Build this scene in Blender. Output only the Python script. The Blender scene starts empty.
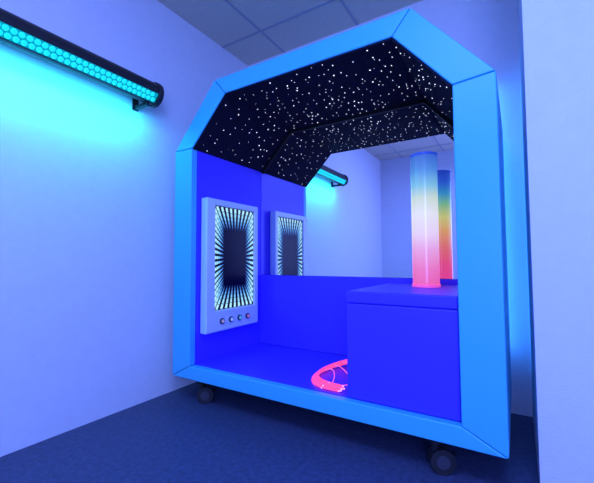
import bpy, bmesh, math, random
from mathutils import Vector, Matrix
random.seed(11)
sc=bpy.context.scene
try:
    sc.view_settings.view_transform='Standard'
except Exception: pass
COL=sc.collection
# ---------------- dimensions
W=1.4;H=1.393;CL=.265;CR=.241;CZ=.297;D=.546;T=.119;MZ=.466;TX=.064;TB=.061;TT=.078
ZC=H-CZ
FZ=-.115;CEIL=1.885;XL=-.09;YB=.67;YF=-2.35;XR=2.5;PX=1.472;PY=.08
OUT=[(0,0),(0,ZC),(CL,H),(W-CR,H),(W,ZC+.012),(W,0)]
INN=[(T,TB),(T,ZC),(CL+TX,H-TT),(W-CR-TX,H-TT),(W-T,ZC),(W-T,TB)]
# ---------------- materials
def mat(name,col,rough=.5,spec=.5,emit=None,es=0,metal=0,bump=0,bscale=200,var=0,vscale=4,sheen=0):
    m=bpy.data.materials.new(name);m.use_nodes=True
    n=m.node_tree.nodes;l=m.node_tree.links;b=n['Principled BSDF']
    b.inputs['Base Color'].default_value=(*col,1);b.inputs['Roughness'].default_value=rough
    b.inputs['Metallic'].default_value=metal
    b.inputs['Specular IOR Level'].default_value=spec
    if emit:
        b.inputs['Emission Color'].default_value=(*emit,1);b.inputs['Emission Strength'].default_value=es
    tc=n.new('ShaderNodeTexCoord')
    if bump:
        t=n.new('ShaderNodeTexNoise');t.inputs['Scale'].default_value=bscale;t.inputs['Detail'].default_value=3
        bp=n.new('ShaderNodeBump');bp.inputs['Strength'].default_value=bump;bp.inputs['Distance'].default_value=.003
        l.new(tc.outputs['Object'],t.inputs['Vector']);l.new(t.outputs['Fac'],bp.inputs['Height']);l.new(bp.outputs['Normal'],b.inputs['Normal'])
    if var:
        t2=n.new('ShaderNodeTexNoise');t2.inputs['Scale'].default_value=vscale;t2.inputs['Detail'].default_value=5
        r=n.new('ShaderNodeValToRGB')
        r.color_ramp.elements[0].position=.3;r.color_ramp.elements[1].position=.7
        r.color_ramp.elements[0].color=(*[c*(1-var) for c in col],1);r.color_ramp.elements[1].color=(*[min(1,c*(1+var)) for c in col],1)
        l.new(tc.outputs['Object'],t2.inputs['Vector']);l.new(t2.outputs['Fac'],r.inputs['Fac']);l.new(r.outputs['Color'],b.inputs['Base Color'])
    return m
M_wall=mat('painted_wall',(.74,.76,.82),.75,.2,bump=.35,bscale=160,var=.02,vscale=30)
M_ceil=mat('ceiling_tile',(.68,.62,.5),.9,.1,bump=.4,bscale=260,var=.04,vscale=60)
M_grid=mat('ceiling_grid',(.36,.36,.4),.5)
M_floor=mat('vinyl_floor',(.05,.065,.14),.5,.35,bump=.1,bscale=90,var=.25,vscale=60)
M_frame=mat('turquoise_vinyl',(.06,.52,.80),.38,.45,bump=.12,bscale=350)
M_blue=mat('royal_blue_vinyl',(.065,.045,.86),.42,.4,bump=.12,bscale=350)
M_black=mat('black_fabric',(.008,.008,.02),.85,.1)
M_seam=mat('black_trim',(.003,.003,.005),.6,.2)
M_plastic=mat('black_plastic',(.012,.012,.016),.35,.5)
M_wheel=mat('black_rubber',(.015,.015,.02),.5,.4)
M_white=mat('white_plastic',(.6,.8,.9),.35,.5)
M_star=mat('star_led',(1,1,1),.5,emit=(.88,.92,1),es=2.6)
M_cell=mat('cyan_led',(0,.3,.35),.3,emit=(.01,.74,.80),es=1.0)
M_cellbg=mat('cyan_diffuser',(0,.12,.14),.3,emit=(.0,.30,.36),es=1)
M_screen=mat('dark_glass',(.003,.004,.02),.3,.08)
M_pink=mat('pink_fibre',(1,.05,.2),.3,emit=(1,.07,.21),es=1.0)
M_pinkl=mat('pink_fibre_tip',(1,.2,.35),.3,emit=(.95,.12,.4),es=1.0)
M_tip=mat('fibre_end_glow',(1,.6,.8),.3,emit=(1,.35,.6),es=1.1)
M_mirror=mat('mirror_glass',(.9,.91,.95),.004,1,metal=1)
# ---------------- helpers
def link(o,parent=None):
    COL.objects.link(o)
    if parent: o.parent=parent
    return o
def empty(name,loc=(0,0,0)):
    e=bpy.data.objects.new(name,None);e.empty_display_size=.05;e.location=loc;COL.objects.link(e);return e
def meshobj(name,bm,mats,parent=None,smooth=False,bevel=0,seg=2):
    bmesh.ops.recalc_face_normals(bm,faces=bm.faces)
    me=bpy.data.meshes.new(name);bm.to_mesh(me);bm.free()
    for m in (mats if isinstance(mats,(list,tuple)) else [mats]): me.materials.append(m)
    o=bpy.data.objects.new(name,me)
    if smooth:
        for p in me.polygons:p.use_smooth=True
    link(o,parent)
    if bevel:
        b=o.modifiers.new('bevel','BEVEL');b.width=bevel;b.segments=seg;b.limit_method='ANGLE';b.angle_limit=math.radians(30)
        for p in me.polygons:p.use_smooth=True
        w=o.modifiers.new('wn','WEIGHTED_NORMAL');w.keep_sharp=False
    return o
def add_prism(bm,pts,y0,y1,mi=0):
    a=[bm.verts.new((x,y0,z)) for x,z in pts];b=[bm.verts.new((x,y1,z)) for x,z in pts];n=len(pts)
    fs=[bm.faces.new(a),bm.faces.new(b[::-1])]
    for i in range(n):
        fs.append(bm.faces.new((a[i],b[i],b[(i+1)%n],a[(i+1)%n])))
    for f in fs:f.material_index=mi
def add_box(bm,x0,x1,y0,y1,z0,z1,mi=0):
    add_prism(bm,[(x0,z0),(x0,z1),(x1,z1),(x1,z0)],y0,y1,mi)
def box(name,x0,x1,y0,y1,z0,z1,m,parent=None,bevel=0,seg=2):
    bm=bmesh.new();add_box(bm,x0,x1,y0,y1,z0,z1);return meshobj(name,bm,m,parent,bevel=bevel,seg=seg)
def add_cyl(bm,p0,p1,r,seg=24,mi=0,r2=None):
    p0=Vector(p0);p1=Vector(p1);d=(p1-p0);L=d.length
    q=d.to_track_quat('Z','Y').to_matrix().to_4x4();mtx=Matrix.Translation((p0+p1)/2)@q
    g=bmesh.ops.create_cone(bm,cap_ends=True,segments=seg,radius1=r,radius2=r if r2 is None else r2,depth=L,matrix=mtx)
    vs=set(g['verts'])
    fs=set()
    for v in vs:
        for f in v.link_faces: fs.add(f)
    for f in fs: f.material_index=mi
# ---------------- room
TH=.08
def wall(name,*a,m=M_wall): return box(name,*a,m)
box('floor',XL-TH,XR+TH,YF-TH,YB+TH,FZ-.05,FZ,M_floor)
box('ceiling',XL-TH,XR+TH,YF-TH,YB+TH,CEIL,CEIL+.05,M_ceil)
wall('wall_left',XL-TH,XL,YF,YB,FZ,CEIL)
wall('wall_back',XL-TH,PX,YB,YB+TH,FZ,CEIL)
wall('wall_front',XL-TH,XR+TH,YF-TH,YF,FZ,CEIL)
wall('wall_right',XR,XR+TH,YF,PY,FZ,CEIL)
wall('wall_alcove',PX,XR+TH,PY,YB+TH,FZ,CEIL)
bm=bmesh.new()
for k in range(-2,5):
    x=.71+.5*k
    if XL<x<XR: add_box(bm,x-.006,x+.006,YF,YB if x<PX else PY,CEIL-.003,CEIL)
for k in range(-6,1):
    y=.42+.5*k
    add_box(bm,XL,XR if y<PY else PX,y-.006,y+.006,CEIL-.0032,CEIL)
meshobj('trim_1',bm,M_grid)
# ---------------- cabinet
cab=empty('sensory_cabinet',(W/2,.3,0))
def kids(o):
    o.parent=cab;o.matrix_parent_inverse=Matrix.Translation((-W/2,-.3,0));return o
FD=.035
bm=bmesh.new()
n=6
for i in range(6):
    j=(i+1)%6
    quad=[OUT[i],OUT[j],INN[j],INN[i]]
    A,B,Cc,Dd=[Vector((p[0],p[1])) for p in quad]
    u=(B-A).normalized()*.0013;v=(Cc-Dd).normalized()*.0013
    q=[tuple(A+u),tuple(B-u),tuple(Cc-v),tuple(Dd+v)]
    add_prism(bm,q,0,FD)
kids(meshobj('front_frame_pads',bm,M_frame,bevel=.004,seg=3))
bm=bmesh.new()
for i in range(6):
    j=(i+1)%6
    def sh(P,Q,s): return (P[0]+(Q[0]-P[0])*s,P[1]+(Q[1]-P[1])*s)
    add_prism(bm,[sh(OUT[i],INN[i],.1),sh(OUT[j],INN[j],.1),sh(OUT[j],INN[j],.9),sh(OUT[i],INN[i],.9)],.008,FD+.001)
kids(meshobj('seam_backing',bm,M_seam))
# shell ring
bm=bmesh.new()
y0,y1=FD+.001,.60
o0=[bm.verts.new((x,y0,z)) for x,z in OUT];o1=[bm.verts.new((x,y1,z)) for x,z in OUT]
i0=[bm.verts.new((x,y0,z)) for x,z in INN];i1=[bm.verts.new((x,D+.012,z)) for x,z in INN]
for i in range(6):
    j=(i+1)%6
    f=bm.faces.new((o0[i],o1[i],o1[j],o0[j]));f.material_index=0
    f=bm.faces.new((i0[i],i0[j],i1[j],i1[i]));f.material_index=1
    f=bm.faces.new((o0[i],o0[j],i0[j],i0[i]));f.material_index=1
bm.faces.new(o1)
f=bm.faces.new(i1);f.material_index=1
kids(meshobj('padded_shell',bm,[M_frame,M_blue]))
# black star lining (ceiling + chamfers)
def off(P,Q,d):  # inward offset strip
    v=Vector((Q[0]-P[0],Q[1]-P[1])).normalized();nn=Vector((v.y,-v.x));return nn*d
star=empty('star_ceiling',(W/2,.27,H-TT))
def skid(o,e):
    o.parent=e;o.matrix_parent_inverse=Matrix.Translation(-Vector(e.location));return o
bm=bmesh.new();bs=bmesh.new()
segs=[(INN[1],INN[2],50),(INN[2],INN[3],175),(INN[3],INN[4],50)]
for P,Q,cnt in segs:
    o=off(P,Q,.006)
    add_prism(bm,[P,Q,(Q[0]+o.x,Q[1]+o.y),(P[0]+o.x,P[1]+o.y)],.006,D-.001)
    L=Vector((Q[0]-P[0],Q[1]-P[1]));o2=off(P,Q,.0072);nn=Vector((o2.x,0,o2.y)).normalized()
    tv=Vector((L.x,0,L.y)).normalized()
    placed=[]
    while len(placed)<cnt:
        best=max([(random.uniform(.03,.97),random.uniform(.015,D-.02)) for _ in range(3)],key=lambda c:min([((c[0]-a)*L.length)**2+(c[1]-b)**2 for a,b in placed] or [1]))
        placed.append(best)
    for s,y in placed:
        r=random.choice([.0011,.0014,.0016,.0018,.002,.0023,.0028])
        c=Vector((P[0]+L.x*s+o2.x,y,P[1]+L.y*s+o2.y))
        vs=[bs.verts.new(c+tv*r*math.cos(a*math.pi/3)+Vector((0,1,0))*r*math.sin(a*math.pi/3)) for a in range(6)]
        vv=bs.verts.new(c+nn*r*.9)
        for a in range(6): bs.faces.new((vs[a],vs[(a+1)%6],vv))
skid(meshobj('black_star_lining',bm,M_black),star)
skid(meshobj('star_leds',bs,M_star),star)
bm=bmesh.new()
for P,Q,_ in segs:
    o=off(P,Q,.022)
    add_prism(bm,[P,Q,(Q[0]+o.x,Q[1]+o.y),(P[0]+o.x,P[1]+o.y)],D-.010,D)
skid(meshobj('mirror_top_trim',bm,M_seam),star)
# mirror
bm=bmesh.new()
e=.002
add_prism(bm,[(T+e,MZ+e),(T+e,ZC),(CL+TX,H-TT-e),(W-CR-TX,H-TT-e),(W-T-e,ZC),(W-T-e,MZ+e)],D,D+.008)
meshobj('wall_mirror',bm,M_mirror)
# lower back pad
kids(box('lower_back_pad',T+.001,W-T-.001,D-.012,D+.01,TB+.001,MZ,M_blue,bevel=.004))
kids(box('floor_pad',T+.002,W-T-.002,FD+.002,D-.014,TB-.02,TB+.0015,M_blue,bevel=.003))
# casters
M_hub=mat('grey_hub',(.04,.04,.06),.4)
def caster(x,y,ang):
    bm=bmesh.new()
    R=.038;zc=FZ+R
    dx,dy=math.cos(ang),math.sin(ang)      # axle direction
    fx,fy=-dy,dx                           # trail dir
    cx,cy=x+fx*.018,y+fy*.018
    for s in (-1,1):
        a=Vector((cx+dx*s*.008,cy+dy*s*.008,zc));b=Vector((cx+dx*s*.026,cy+dy*s*.026,zc))
        add_cyl(bm,a,b,R,28,0)
        c=Vector((cx+dx*s*.0275,cy+dy*s*.0275,zc));add_cyl(bm,b,c,R*.55,20,2)
    add_cyl(bm,(cx-dx*.008,cy-dy*.008,zc),(cx+dx*.008,cy+dy*.008,zc),R*.96,24,1)
    add_cyl(bm,(x,y,zc+.01),(x,y,-.008),.013,16,1)
    add_cyl(bm,(x,y,-.022),(x,y,-.012),.026,20,1)
    add_box(bm,x-.04,x+.04,y-.035,y+.035,-.009,-.001,1)
    add_box(bm,cx+fx*.03-.014,cx+fx*.03+.014,cy+fy*.03-.01,cy+fy*.03+.01,zc+.014,zc+.022,1)
    return kids(meshobj('caster',bm,[M_wheel,M_plastic,M_hub],bevel=.002,seg=2))
caster(.145,.055,-.9);caster(1.195,.055,-1.15);caster(.13,.52,.9);caster(1.24,.52,.2)
# ---------------- plinth
pl=empty('padded_plinth',(1.1,.28,TB))
X0=.905;Y0=.025;PZ=.4425
skid(box('body',X0,W-T-.003,Y0+.0,D-.016,TB+.003,PZ-.044,M_blue,bevel=.006,seg=3),pl)
skid(box('top_cushion',X0-.001,W-T-.003,Y0-.001,D-.016,PZ-.0425,PZ,M_blue,bevel=.006,seg=3),pl)
# ---------------- bubble tube
bt=empty('bubble_tube',(1.108,.37,PZ))
bx,by,br=1.113,.37,.053
m=bpy.data.materials.new('bubble_tube_glow');m.use_nodes=True
n_=m.node_tree.nodes;l_=m.node_tree.links;b_=n_['Principled BSDF']
tc=n_.new('ShaderNodeTexCoord');sp=n_.new('ShaderNodeSeparateXYZ');l_.new(tc.outputs['Generated'],sp.inputs[0])
def ramp(cols):
    r=n_.new('ShaderNodeValToRGB');el=r.color_ramp.elements
    while len(el)<len(cols): el.new(.5)
    for e_,(p,c) in zip(el,cols): e_.position=p;e_.color=(*c,1)
    return r
def s2l(c): return tuple(((v/255)/12.92 if v/255<=.04045 else ((v/255+.055)/1.055)**2.4) for v in c)
r1=ramp([(0,s2l((242,95,160))),(.12,s2l((242,120,180))),(.27,s2l((238,168,218))),(.38,s2l((238,215,240))),(.54,s2l((235,236,236))),(.66,s2l((208,226,200))),(.76,s2l((125,195,218))),(.88,s2l((75,140,218))),(1,s2l((55,100,200)))])
r2=ramp([(0,s2l((245,70,150))),(.15,s2l((240,80,125))),(.3,s2l((235,115,105))),(.45,s2l((232,165,90))),(.58,s2l((210,208,110))),(.7,s2l((120,190,135))),(.8,s2l((50,145,195))),(.9,s2l((40,90,205))),(1,s2l((30,60,185)))])
l_.new(sp.outputs['Z'],r1.inputs['Fac']);l_.new(sp.outputs['Z'],r2.inputs['Fac'])
mx=n_.new('ShaderNodeMix');mx.data_type='RGBA'
mr=n_.new('ShaderNodeMapRange');mr.inputs['From Min'].default_value=.45;mr.inputs['From Max'].default_value=.85
l_.new(sp.outputs['Y'],mr.inputs['Value']);l_.new(mr.outputs['Result'],mx.inputs['Factor'])  # overexposed wash painted into the front; saturated back shows in the mirror
l_.new(r1.outputs['Color'],mx.inputs['A']);l_.new(r2.outputs['Color'],mx.inputs['B'])
l_.new(mx.outputs['Result'],b_.inputs['Emission Color']);b_.inputs['Emission Strength'].default_value=.88
b_.inputs['Base Color'].default_value=(.1,.1,.12,1);b_.inputs['Roughness'].default_value=.15
bm=bmesh.new();add_cyl(bm,(bx,by,PZ+.012),(bx,by,.985),br,48)
skid(meshobj('water_column',bm,m,smooth=False,bevel=.003),bt)
bm=bmesh.new();add_cyl(bm,(bx,by,.985),(bx,by,.995),br+.002,48);
skid(meshobj('top_cap',bm,mat('clear_cap',(.05,.12,.5),.3,emit=(.02,.07,.4),es=.6),bevel=.002),bt)
bm=bmesh.new();add_cyl(bm,(bx,by,PZ),(bx,by,PZ+.012),br+.003,48)
skid(meshobj('base_ring',bm,mat('pink_base_ring',(.8,.1,.3),.3,emit=(.85,.09,.35),es=.8),bevel=.002),bt)
# ---------------- infinity panel
ip=empty('infinity_tunnel_panel',(T,.26,.53))
py0,py1,pz0,pz1=.06,.458,.20,.863;xa,xb=T+.002,T+.045
sy0,sy1,sz0,sz1=.118,.43,.305,.832
g=bmesh.new()
ov=[(py0,pz0),(py0,pz1),(py1,pz1),(py1,pz0)];iv=[(sy0,sz0),(sy0,sz1),(sy1,sz1),(sy1,sz0)]
fo=[g.verts.new((xb,y,z)) for y,z in ov];fi=[g.verts.new((xb,y,z)) for y,z in iv]
bo=[g.verts.new((xa,y,z)) for y,z in ov];ri=[g.verts.new((xb-.014,y,z)) for y,z in iv]
for i in range(4):
    j=(i+1)%4
    g.faces.new((fo[i],fo[j],fi[j],fi[i]));g.faces.new((fo[i],bo[i],bo[j],fo[j]));g.faces.new((fi[i],fi[j],ri[j],ri[i]))
g.faces.new(bo);g.faces.new(ri)
skid(meshobj('white_housing',g,M_white,bevel=.006,seg=3),ip)
skid(box('dark_screen',xb-.0135,xb-.011,sy0+.001,sy1-.001,sz0+.001,sz1-.001,M_screen),ip)
g=bmesh.new()
cy,cz=(sy0+sy1)/2,(sz0+sz1)/2;hw,hh=(sy1-sy0)/2-.003,(sz1-sz0)/2-.003
NY,NZ=9,17
pts=[]
for i in range(NY):
    y=-hw+2*hw*(i+.5)/NY;pts+=[(y,hh),(y,-hh)]
for i in range(NZ):
    z=-hh+2*hh*(i+.5)/NZ;pts+=[(hw,z),(-hw,z)]
raymats=[mat('led_layer_%d'%i,(.02,.04,.08),.4,.1,emit=c,es=1) for i,c in enumerate([(.45,.85,1),(.35,.75,1),(.22,.6,1),(.12,.4,.9),(.06,.22,.65),(.02,.08,.35)])]
scl=[1,.90,.81,.73,.66,.60,.56]
for k,(y,z) in enumerate(pts):
    xx=xb-.0105
    # stepwise receding LED reflections converging on the centre
    for q_ in range(6):
        s0=scl[q_];s1=scl[q_+1]+(scl[q_]-scl[q_+1])*.08
        a=Vector((y*s0,z*s0));b=Vector((y*s1,z*s1))
        dr=(b-a).normalized();nv=Vector((-dr.y,dr.x))
        w0=.0085*(1-.15*q_);w1=.0085*(1-.15*(q_+1))
        vs=[g.verts.new((xx+.0001*((k%3)),cy+p.x,cz+p.y)) for p in (a+nv*w0,a-nv*w0,b-nv*w1,b+nv*w1)];fc=g.faces.new(vs);fc.material_index=q_
# keep streaks inside the bezel
for v in g.verts:
    v.co.y=min(max(v.co.y,sy0+.002),sy1-.002);v.co.z=min(max(v.co.z,sz0+.002),sz1-.002)
skid(meshobj('led_rays',g,raymats),ip)
g=bmesh.new()
for k in range(4):
    y=.165+.066*k;add_cyl(g,(xb-.002,y,.250),(xb+.008,y,.250),.015,20,0);add_cyl(g,(xb+.008,y,.250),(xb+.011,y,.250),.009,16,1+k%4)
skid(meshobj('buttons',g,[mat('button_rim',(.03,.04,.1),.4),mat('button_amber',(.5,.45,.35),.3,emit=(.35,.3,.35),es=.4),mat('button_white',(.6,.7,.8),.3,emit=(.3,.5,.9),es=.4),mat('button_green',(.1,.6,.5),.3,emit=(.1,.5,.6),es=.4),mat('button_red',(.7,.2,.3),.3,emit=(.5,.2,.4),es=.4)]),ip)
# ---------------- fibre optics
def curve(name,pts,r,m,parent,cyc=False):
    cu=bpy.data.curves.new(name,'CURVE');cu.dimensions='3D';cu.bevel_depth=r;cu.bevel_resolution=3;cu.resolution_u=10;cu.use_fill_caps=True
    for P in pts:
        s=cu.splines.new('BEZIER');s.bezier_points.add(len(P)-1)
        for bp,p in zip(s.bezier_points,P): bp.co=p;bp.handle_left_type=bp.handle_right_type='AUTO'
    cu.materials.append(m);o=bpy.data.objects.new(name,cu);COL.objects.link(o);return skid(o,parent)
fo_=empty('fibre_optic_strands',(.8,.2,TB))
main=[(.890,.45,.11),(.83,.425,.10),(.76,.37,.085),(.71,.27,.076),(.705,.17,.074),(.735,.10,.073),(.79,.066,.073),(.855,.057,.072)]
L=[];tips=bmesh.new()
for k in range(28):
    a=random.uniform(0,6.28);rr=.014*math.sqrt(random.random())
    ph=random.uniform(-2.5,2.5);P=[]
    for i,p in enumerate(main):
        s=i/(len(main)-1);sp_=1+.3*s*s
        P.append([p[0]+rr*sp_*math.cos(a+ph*s),p[1]+.006*s*s+rr*sp_*math.sin(a+ph*s),max(TB+.006,p[2]+rr*.8*math.sin(a+1+ph*s)+.002)])
    cut=random.choice([0,0,0,1])
    if cut:P=P[:-cut]
    P[-1][0]+=random.uniform(-.012,.012)
    for p in P: p[1]=max(p[1],.042);p[0]=min(p[0],.896)
    L.append(P)
    c=Vector(P[-1]);d_=(c-Vector(P[-2])).normalized();add_cyl(tips,c-d_*.002,c+d_*.003,.0032,8)
curve('strand_bundle',L,.0036,M_pink,fo_)
# a few strands that strayed from the bundle and lie in loose curls on the floor pad
z=TB+.005
L=[[(.74,.34,.09),(.79,.30,.10),(.845,.27,.085),(.885,.25,z)],
   [(.725,.29,.085),(.78,.24,.098),(.83,.21,.08),(.86,.16,z),(.84,.12,z)],
   [(.72,.22,.083),(.76,.20,.095),(.79,.16,.085),(.80,.12,z)],
   [(.75,.36,.09),(.80,.34,.115),(.85,.30,.12),(.875,.24,.09),(.88,.19,z)]]
curve('loose_strands',L,.0017,M_pinkl,fo_)
skid(meshobj('glowing_ends',tips,M_tip),fo_)
# ---------------- wall lamp
lp=empty('led_wall_washer_lamp',(XL,-.5,1.337))
lx,lz,lr=XL+.09,1.337,.052
ly0,ly1=-.91,-.135
bm=bmesh.new()
a0,a1=math.radians(-72),math.radians(-10)
prof=[]
N=30
for i in range(N+1):
    a=a1+(2*math.pi-(a1-a0))*i/N
    prof.append((lx+lr*math.cos(a),lz+lr*math.sin(a)))
add_prism(bm,prof,ly0,ly1)
skid(meshobj('black_housing',bm,M_plastic),lp)
bm=bmesh.new()
for y,s in ((ly0,-1),(ly1,1)):
    add_cyl(bm,(lx,y-s*.002,lz),(lx,y+s*.022,lz),lr+.006,36)
    add_cyl(bm,(lx,y+s*.022,lz),(lx,y+s*.03,lz),lr*.55,24)
skid(meshobj('end_caps',bm,M_plastic,bevel=.004,seg=3),lp)
p0=Vector((lx+lr*math.cos(a0),lz+lr*math.sin(a0)));p1=Vector((lx+lr*math.cos(a1),lz+lr*math.sin(a1)))
nrm=Vector((math.cos((a0+a1)/2),math.sin((a0+a1)/2)));tt=(p1-p0).normalized();wl=(p1-p0).length
bm=bmesh.new()
q=[p0+tt*.004+nrm*.0005,p1-tt*.004+nrm*.0005,p1-tt*.004+nrm*.003,p0+tt*.004+nrm*.003]
add_prism(bm,[tuple(a) for a in q],ly0+.005,ly1-.005)
skid(meshobj('lens_strip',bm,M_cellbg),lp)
bm=bmesh.new()
rows=2;sp_=(wl-.010)/rows;rad=sp_*.47
ncol=int((ly1-ly0-.02)/(sp_*1.05))
for r in range(rows):
    for c in range(ncol):
        o=p0+tt*(.005+sp_*(r+.5))+nrm*.003
        y=ly0+.012+(c+.5+(.5 if r%2 else 0))*sp_*1.05
        if y>ly1-.01: continue
        add_cyl(bm,(o.x,y,o.y),(o.x+nrm.x*.006,y,o.y+nrm.y*.006),rad,12,r2=rad*.6)
skid(meshobj('led_lenses',bm,M_cell),lp)
bm=bmesh.new()
for y in (ly0+.05,ly1-.03):
    add_box(bm,XL,XL+.008,y-.015,y+.015,lz-.07,lz+.04)
    add_box(bm,XL,lx,y-.008,y+.008,lz-.068,lz-.050)
    add_cyl(bm,(lx-.0,y-.008,lz-.052),(lx,y+.008,lz-.052),.014,16)
skid(meshobj('brackets',bm,M_plastic,bevel=.002),lp)
# ---------------- lights
def area(name,loc,target,sx,sy,e,col,spread=None):
    d=bpy.data.lights.new(name,'AREA');d.shape='RECTANGLE';d.size=sx;d.size_y=sy;d.energy=e;d.color=col
    if spread:d.spread=spread
    o=bpy.data.objects.new(name,d);o.location=loc;v=Vector(target)-Vector(loc);o.rotation_euler=v.to_track_quat('-Z','Y').to_euler();COL.objects.link(o);return o
area('ceiling_light_panel',(1.3,-1.15,CEIL-.03),(1.2,-.9,0),.9,.7,46,(.18,.28,1))
area('unseen_room_fill',(2.0,-2.25,.9),(1.1,.3,1.0),.9,1.2,50,(.205,.29,1))  # added fill for walls and ceiling, out of the mirror's view; no actual window
area('alcove_gap_fill',(1.36,.635,.75),(1.6,.635,.75),.03,1.2,1.3,(.03,.26,1))  # unseen strip added behind the cabinet to brighten the alcove gap
d=bpy.data.lights.new('cyan_wash_light','AREA');d.shape='RECTANGLE';d.size=.75;d.size_y=.03;d.energy=3.2;d.color=(.0,.62,1)
o=bpy.data.objects.new('cyan_wash_light',d);COL.objects.link(o)
o.location=(lx+.02,(ly0+ly1)/2,lz-.075)
zax=-Vector((-.55,0,-.85)).normalized();xax=Vector((0,1,0));yax=zax.cross(xax)
o.rotation_euler=Matrix((xax,yax,zax)).transposed().to_euler()
w=bpy.data.worlds.new('w');sc.world=w;w.use_nodes=True;w.node_tree.nodes['Background'].inputs[0].default_value=(.02,.02,.1,1);w.node_tree.nodes['Background'].inputs[1].default_value=.3
# ---------------- camera
yaw,pitch,roll,f=-.554,.052,-.004,354.76
fw=Vector((math.sin(yaw)*math.cos(pitch),math.cos(yaw)*math.cos(pitch),math.sin(pitch)))
r=Vector((math.cos(yaw),-math.sin(yaw),0));u=r.cross(fw)
r2=r*math.cos(roll)+u*math.sin(roll);u2=-r*math.sin(roll)+u*math.cos(roll)
cd=bpy.data.cameras.new('camera');cd.sensor_width=36;cd.lens=f/594*36;cd.clip_start=.01
co=bpy.data.objects.new('camera',cd);COL.objects.link(co)
co.matrix_world=Matrix.Translation((1.435,-1.167,.555))@Matrix((r2,u2,-fw)).transposed().to_4x4()
sc.camera=co
